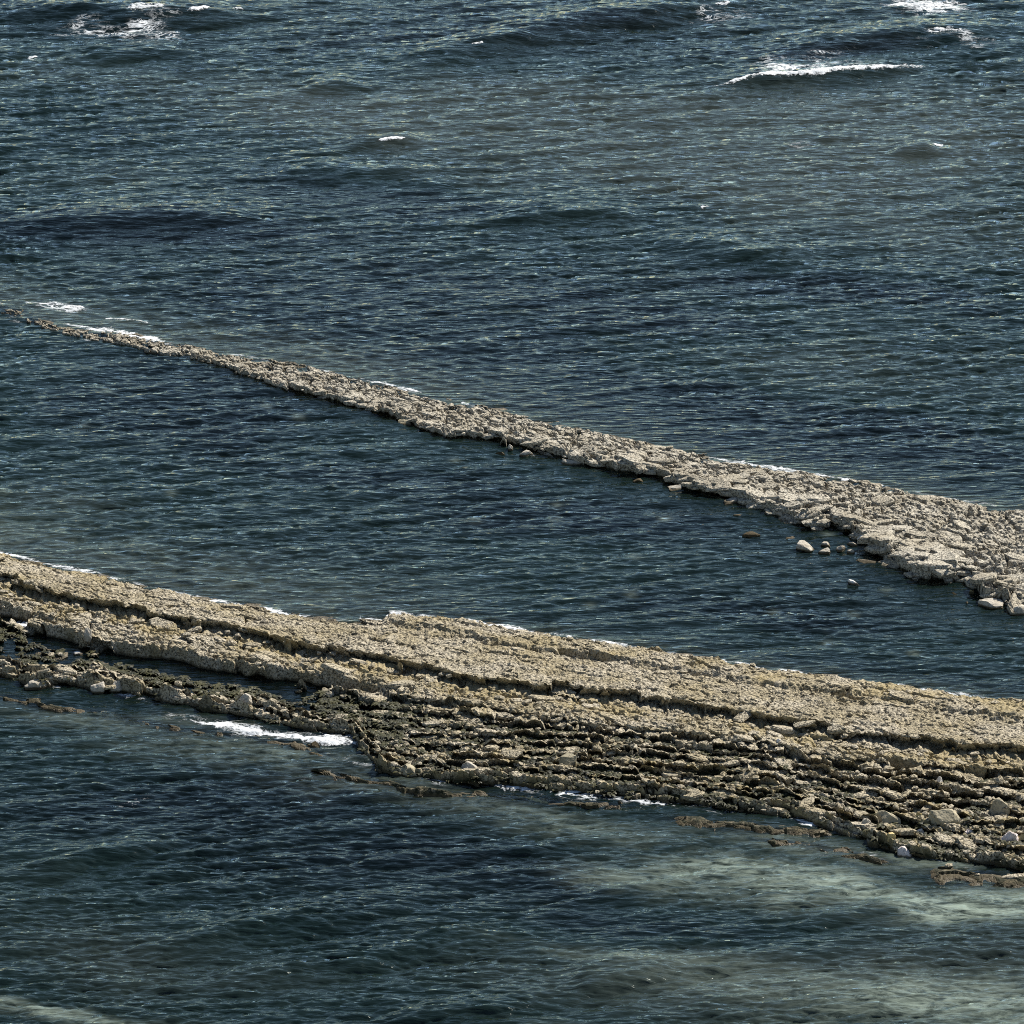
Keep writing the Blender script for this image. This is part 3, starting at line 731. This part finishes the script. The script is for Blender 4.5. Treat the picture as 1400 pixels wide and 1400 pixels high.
# loose boulders: px, py (foot), width px, height px, depth ratio, material, reef (0 = in water), label
BOULDERS = [
    (1101,755,30,15,.8,M_PALE,0,'pale peaked boulder, largest of the stones off the far reef edge'),
    (1131,749,20,8,.8,M_PALE,0,'small pale stone just beyond the peaked boulder in the water'),
    (1127,758,20,9,.8,M_PALE,0,'low brown-footed stone touching water beside the peaked boulder'),
    (1149,755,20,11,.8,M_PALE,0,'shaded stone with lit right end, third from the peaked boulder'),
    (1165,748,18,7,.8,M_PALE,0,'flat pale stone against the far reef above the dark-sided stone'),
    (1164,759,15,8,.8,M_PALE,0,'dark-sided little stone nearest the water in the stone cluster'),
    (1082,740,22,4,.7,M_PALE,0,'thin flat stone awash, beyond the peaked boulder'),
    (1184,771,38,5,.6,M_PALE,0,'long thin slab awash at the tip of the reef corner'),
    (1027,736,28,8,.7,M_BROWN,0,'dark brown weedy rock barely above the water between the reefs'),
    (1012,709,26,6,.7,M_BROWN,0,'brown weedy rock awash below the split slab of the far reef'),
    (1167,801,22,9,.5,M_WHITE,0,'white wedge-shaped stone alone in the channel between the reefs'),
    (1303,815,11,5,.8,M_BROWN,0,'tiny black stone in the water off the big overhanging slabs'),
    (1329,813,11,7,.8,M_OCHRE,0,'tiny tan stone in the water beside the reef corner'),
    (1323,827,10,4,.8,M_GREY,0,'tiny grey stone awash beside the rounded end slab'),
    (1356,833,40,14,.7,M_PALE,0,'rounded pale slab lying in water at the far reef corner'),
    (1396,842,30,16,.8,M_PALE,0,'pale block cut by the frame edge at the far reef corner'),
    (1369,818,26,15,.8,M_PALE,0,'pale undercut block behind the rounded slab'),
    (1392,812,24,13,.8,M_PALE,0,'pale block behind the undercut one at the frame edge'),
    (1050,703,20,8,.8,M_PALE,0,'small flat pale stone in the dark nook of the far reef'),
    (1072,708,38,14,.7,M_PALE,0,'long pale boulder in front of the dark cave of the far reef'),
    (1111,719,24,9,.8,M_PALE,0,'pale flat boulder at the foot of the dark cave'),
    (1003,690,32,9,.7,M_PALE,0,'low pale boulder below the split slab of the far reef'),
    (1184,741,26,15,.9,M_WHITE,0,'bright pale two-topped boulder against the far reef front'),
    (698,617,10,12,.9,M_PALE,0,'small upright block at the front of the far reef'),
    (720,625,24,10,.8,M_PALE,0,'pale squat boulder beside the small upright block'),
    (781,636,34,9,.7,M_PALE,0,'low pale boulder with brown foot below the far reef middle'),
    (555,583,28,8,.8,M_GREY,0,'low brownish boulder at the far reef front nearest its thin end'),
    (923,672,24,8,.8,M_PALE,0,'pale flat boulder alone under the far reef overhang'),
    (684,623,16,5,.8,M_BROWN,0,'dark stone awash left of the small upright block'),
    (871,659,22,5,.8,M_BROWN,0,'dark brown rock awash below the far reef, alone'),
    (1238,1174,26,18,.9,M_PINK,2,'rounded pinkish-white boulder standing in the shallows at the near reef foot'),
    (1218,1160,15,9,.9,M_OCHRE,2,'small ochre stone beside the pinkish-white boulder'),
    (1258,1141,16,9,.6,M_WHITE,2,'bright white wedge stone leaning on the lowest ledge'),
    (1256,1130,11,7,.8,M_OCHRE,2,'tan stone perched just above the white wedge stone'),
    (1381,1149,28,15,.8,M_PINK,2,'pinkish pitted boulder near the frame edge on the lowest ledge'),
    (1401,1150,16,9,.8,M_WHITE,2,'white stone cut by the frame edge beside the pinkish pitted boulder'),
    (1399,1140,26,12,.6,M_OCHRE,2,'tan slab leaning behind the pinkish pitted boulder'),
    (1284,1076,10,8,.9,M_WHITE,2,'tiny white stone on the ledges above the big grey block'),
    (1322,1138,18,9,.8,M_PINK,2,'pale pink-faced stone between two dark gaps of the lowest ledge'),
    (1366,1112,36,26,.7,M_GREY,2,'big olive-grey block with a black shaded face'),
    (1214,1125,44,20,.6,M_GREY,2,'long fluted grey block on the lower ledge'),
    (1292,1135,50,20,.6,M_GREY,2,'broad fluted grey block next to the pale pink-faced stone'),
    (1066,1016,12,8,.8,M_WHITE,2,'white stone on the second ledge, alone'),
    (775,1042,32,17,.7,M_GREY,2,'brown rounded block in the middle of the broken ledges'),
    (120,873,14,20,.7,M_PALE,2,'upright tan block standing against the second scarp'),
    (106,897,16,7,.8,M_WHITE,2,'small white stone among the seaweed by the pools'),
    (50,939,42,14,.6,M_PALE,2,'long pale block at the water in front of the seaweed'),
    (133,946,26,20,.8,M_PALE,2,'squarish pale block at the water, left of its twin'),
    (159,947,26,18,.8,M_PALE,2,'squarish pale block at the water, right of its twin'),
    (335,976,24,15,.8,M_PALE,2,'pale rounded block on the front spine below the blue pool'),
    (430,1020,20,6,.8,M_BROWN,2,'dark weedy rock beside the white foam channel'),
    (1185,1126,16,8,.8,M_PALE,2,'pale angular stone left of the fluted grey block'),
    (640,1056,30,14,.8,M_PALE,2,'pale hollowed boulder above the foam at the near reef foot'),
    (560,1064,34,18,.8,M_GREY,2,'dark rounded boulder at the inner corner of the foam channel'),
]
for i, (px, py, w, h, dr, mat, reef, label) in enumerate(BOULDERS):
    fn = height2 if reef == 2 else height1
    z = 0.0
    for it in range(3):                       # settle the stone on what lies under its foot
        X, Y = at(px, py, z); zz = float(fn(np.array([float(X)]), np.array([float(Y)]), True)[0])
        z = min(max(zz, -0.06), 0.55 if reef else 0.08)
    m = mpp(py); W = w*m*0.88; H = max(h*m*0.75, 0.09)
    D = W*dr
    me = boulder_mesh(300+i, W, D, H+0.22, 7, 0.55 if mat in (M_PALE, M_GREY) else 0.35); me.materials.append(mat)
    o = bpy.data.objects.new('boulder', me); COL.objects.link(o)
    o.location = (float(X), float(Y)+D*0.35, z-0.20)
    o.rotation_euler = (0, random.uniform(-.06, .06), random.uniform(-.35, .35))
    tag(o, label, 'boulder', 'loose boulders along the reefs')

# ------------------------------------------------------------------ breaking crests and surf, each its own body of foam
def foam_body(name, pts, back, front, lift, dens, label, seed, group):
    P = wpts(pts); o_ = np.argsort(P[:, 0]); P = P[o_]
    X0, X1 = P[0, 0], P[-1, 0]; stepx, stepy = 0.055, 0.075
    xs = np.arange(X0, X1, stepx); ts = np.arange(-front, back, stepy)
    x = np.repeat(xs[None, :], len(ts), 0); y = np.interp(xs, P[:, 0], P[:, 1])[None, :] + ts[:, None]
    e = np.clip((x-X0)/(X1-X0), 0, 1); env = np.clip(np.minimum(e, 1-e)*4, 0, 1)
    tt = ts[:, None]+0*x
    wn_ = 1+0.9*fbm(x*0.55+seed, x*0+seed, 3)
    prof = np.where(tt > 0, 1-(tt/(back*wn_.clip(.15))), 1-(-tt/(front*wn_.clip(.3))))
    n = fbm(x*1.0+seed*3.1, y*1.6, 4); n2 = fbm(x*2.6+seed, y*4, 3)
    f = np.minimum(prof, 1)*0.9 + 0.75*n + 0.4*n2 - (1-env)*0.9 - (1-dens)
    X, Y, Z = sea_point(x, y)
    Z = Z + 0.006 + 0.7*lift*np.clip(f-0.12, 0, 1)*(0.9+0.7*fbm(x*3+seed, y*3, 3))
    keep = f > -0.15
    F = grid_faces(*x.shape); k = keep.ravel(); F = F[k[F].all(1)]
    if len(F) == 0: print('no foam', label); return
    u, inv = np.unique(F, return_inverse=True)
    V = np.stack([X, Y, Z], -1).reshape(-1, 3)[u]
    me = mesh_np(name, V, inv.reshape(F.shape), True)
    q = np.clip(f.ravel()[u], 0, 1); color_attr(me, 'dense', np.stack([q, q, q, q*0+1], -1)); o = obj(name, me, M_FOAM)
    tag(o, label, 'foam', group, 'stuff')
G1 = 'white crests breaking on the open sea'; G2 = 'surf along the reef edges'
for a in [
    ('breaking_crest', [(960,121),(985,118),(1015,114),(1040,110),(1075,110),(1115,107),(1150,101),(1200,98),(1252,93),(1285,90)], .8, .36, .15, 1.08, 'longest white breaking crest on the open sea, slanting up', 1, G1),
    ('breaking_crest', [(1190,8),(1230,8),(1280,9),(1335,3)], 1.4, .6, .16, .8, 'white breaking crest at the frame top', 2, G1),
    ('breaking_crest', [(1240,52),(1280,50),(1335,47)], .5, .25, .12, .75, 'short white crest between the two larger ones', 3, G1),
    ('breaking_crest', [(165,24),(190,21),(215,21),(235,19)], 1.0, .45, .14, .85, 'broadest white crest near the frame corner', 4, G1),
    ('breaking_crest', [(253,24),(272,22),(295,18)], .75, .35, .12, .85, 'middle one of three white crests in a row', 5, G1),
    ('breaking_crest', [(314,18),(324,17),(336,16)], .5, .3, .1, .85, 'smallest of three white crests in a row', 6, G1),
    ('breaking_crest', [(515,198),(535,196),(560,195)], .36, .22, .08, .98, 'lone small whitecap in the upper middle', 7, G1),
    ('breaking_crest', [(642,68),(652,67),(664,66)], .4, .25, .08, .9, 'tiny whitecap on the dark swell', 8, G1),
    ('breaking_crest', [(975,12),(988,11),(1002,9)], .4, .25, .08, .9, 'tiny whitecap near the frame top at the dark swell end', 9, G1),
    ('breaking_crest', [(36,78),(46,77),(54,76)], .35, .22, .08, .9, 'tiny whitecap below the lacy foam', 10, G1),
    ('breaking_crest', [(1272,203),(1283,201),(1294,200)], .35, .22, .08, .9, 'tiny whitecap by the scattered foam', 11, G1),
    ('breaking_crest', [(955,284),(963,284),(972,283)], .6, .4, .1, .7, 'tiny whitecap alone in open water', 12, G1),
    ('reef_surf', [(120,447),(150,453),(175,459),(205,465),(240,472)], .9, .3, .08, .85, 'bright white surf on the thin tip of the far reef', 21, G2),
    ('reef_surf', [(78,422),(95,420),(120,424)], .8, .5, .10, .75, 'small white surf beyond the far reef tip', 22, G2),
    ('reef_surf', [(20,412),(50,415),(85,420)], .4, .3, .06, .55, 'thin broken surf line leading to the far reef tip', 23, G2),
    ('reef_surf', [(128,433),(165,437),(212,443)], .45, .3, .06, .6, 'thin surf line beyond the bright surf', 24, G2),
    ('reef_surf', [(485,518),(520,524),(560,532),(600,544)], .35, .3, .05, .62, 'thin broken surf along the far reef rim near its middle', 25, G2),
    ('reef_surf', [(880,606),(930,618),(980,627),(1100,646),(1210,664),(1270,676)], .4, .3, .05, .62, 'broken surf along the far reef rim at its wide end', 26, G2),
    ('reef_surf', [(0,757),(40,766),(80,775),(130,786),(200,804)], .35, .3, .05, .66, 'white surf line on the near reef rim at the frame edge', 27, G2),
    ('reef_surf', [(200,804),(300,824),(400,842),(480,850)], .4, .3, .06, .66, 'broken surf along the near reef rim before the notch', 28, G2),
    ('reef_surf', [(484,850),(505,848),(530,846)], .7, .4, .06, .5, 'white surf filling the notch of the near reef rim', 29, G2),
    ('reef_surf', [(600,845),(660,853),(740,866)], .4, .35, .06, .85, 'surf line on the near reef rim just past the notch', 30, G2),
    ('reef_surf', [(740,866),(860,885),(980,904),(1100,923)], .4, .3, .06, .72, 'long broken surf line on the middle near reef rim', 31, G2),
    ('reef_surf', [(1100,923),(1200,937),(1300,950),(1400,964)], .35, .3, .05, .66, 'faint surf line on the near reef rim towards the frame edge', 32, G2),
    ('reef_surf', [(215,974),(265,986),(310,995),(350,1001),(400,1008),(450,1013),(500,1014),(540,1015)], .62, .42, .06, .88, 'wide white foam in the channel before the near reef', 33, G2),
    ('reef_surf', [(668,1073),(690,1075),(712,1077),(735,1080)], .7, .4, .07, .74, 'bright white foam at the near reef foot', 34, G2),
    ('reef_surf', [(0,857),(20,856),(45,856),(66,855)], .5, .3, .04, .7, 'white froth on the pool at the frame edge', 35, G2),
]: foam_body(*a)
print('tris', sum(len(o.data.polygons)*(2 if len(o.data.polygons) and len(o.data.polygons[0].vertices)==4 else 1) for o in SC.objects if o.type == 'MESH' and o.name.split('.')[0] != 'rock_slab'))
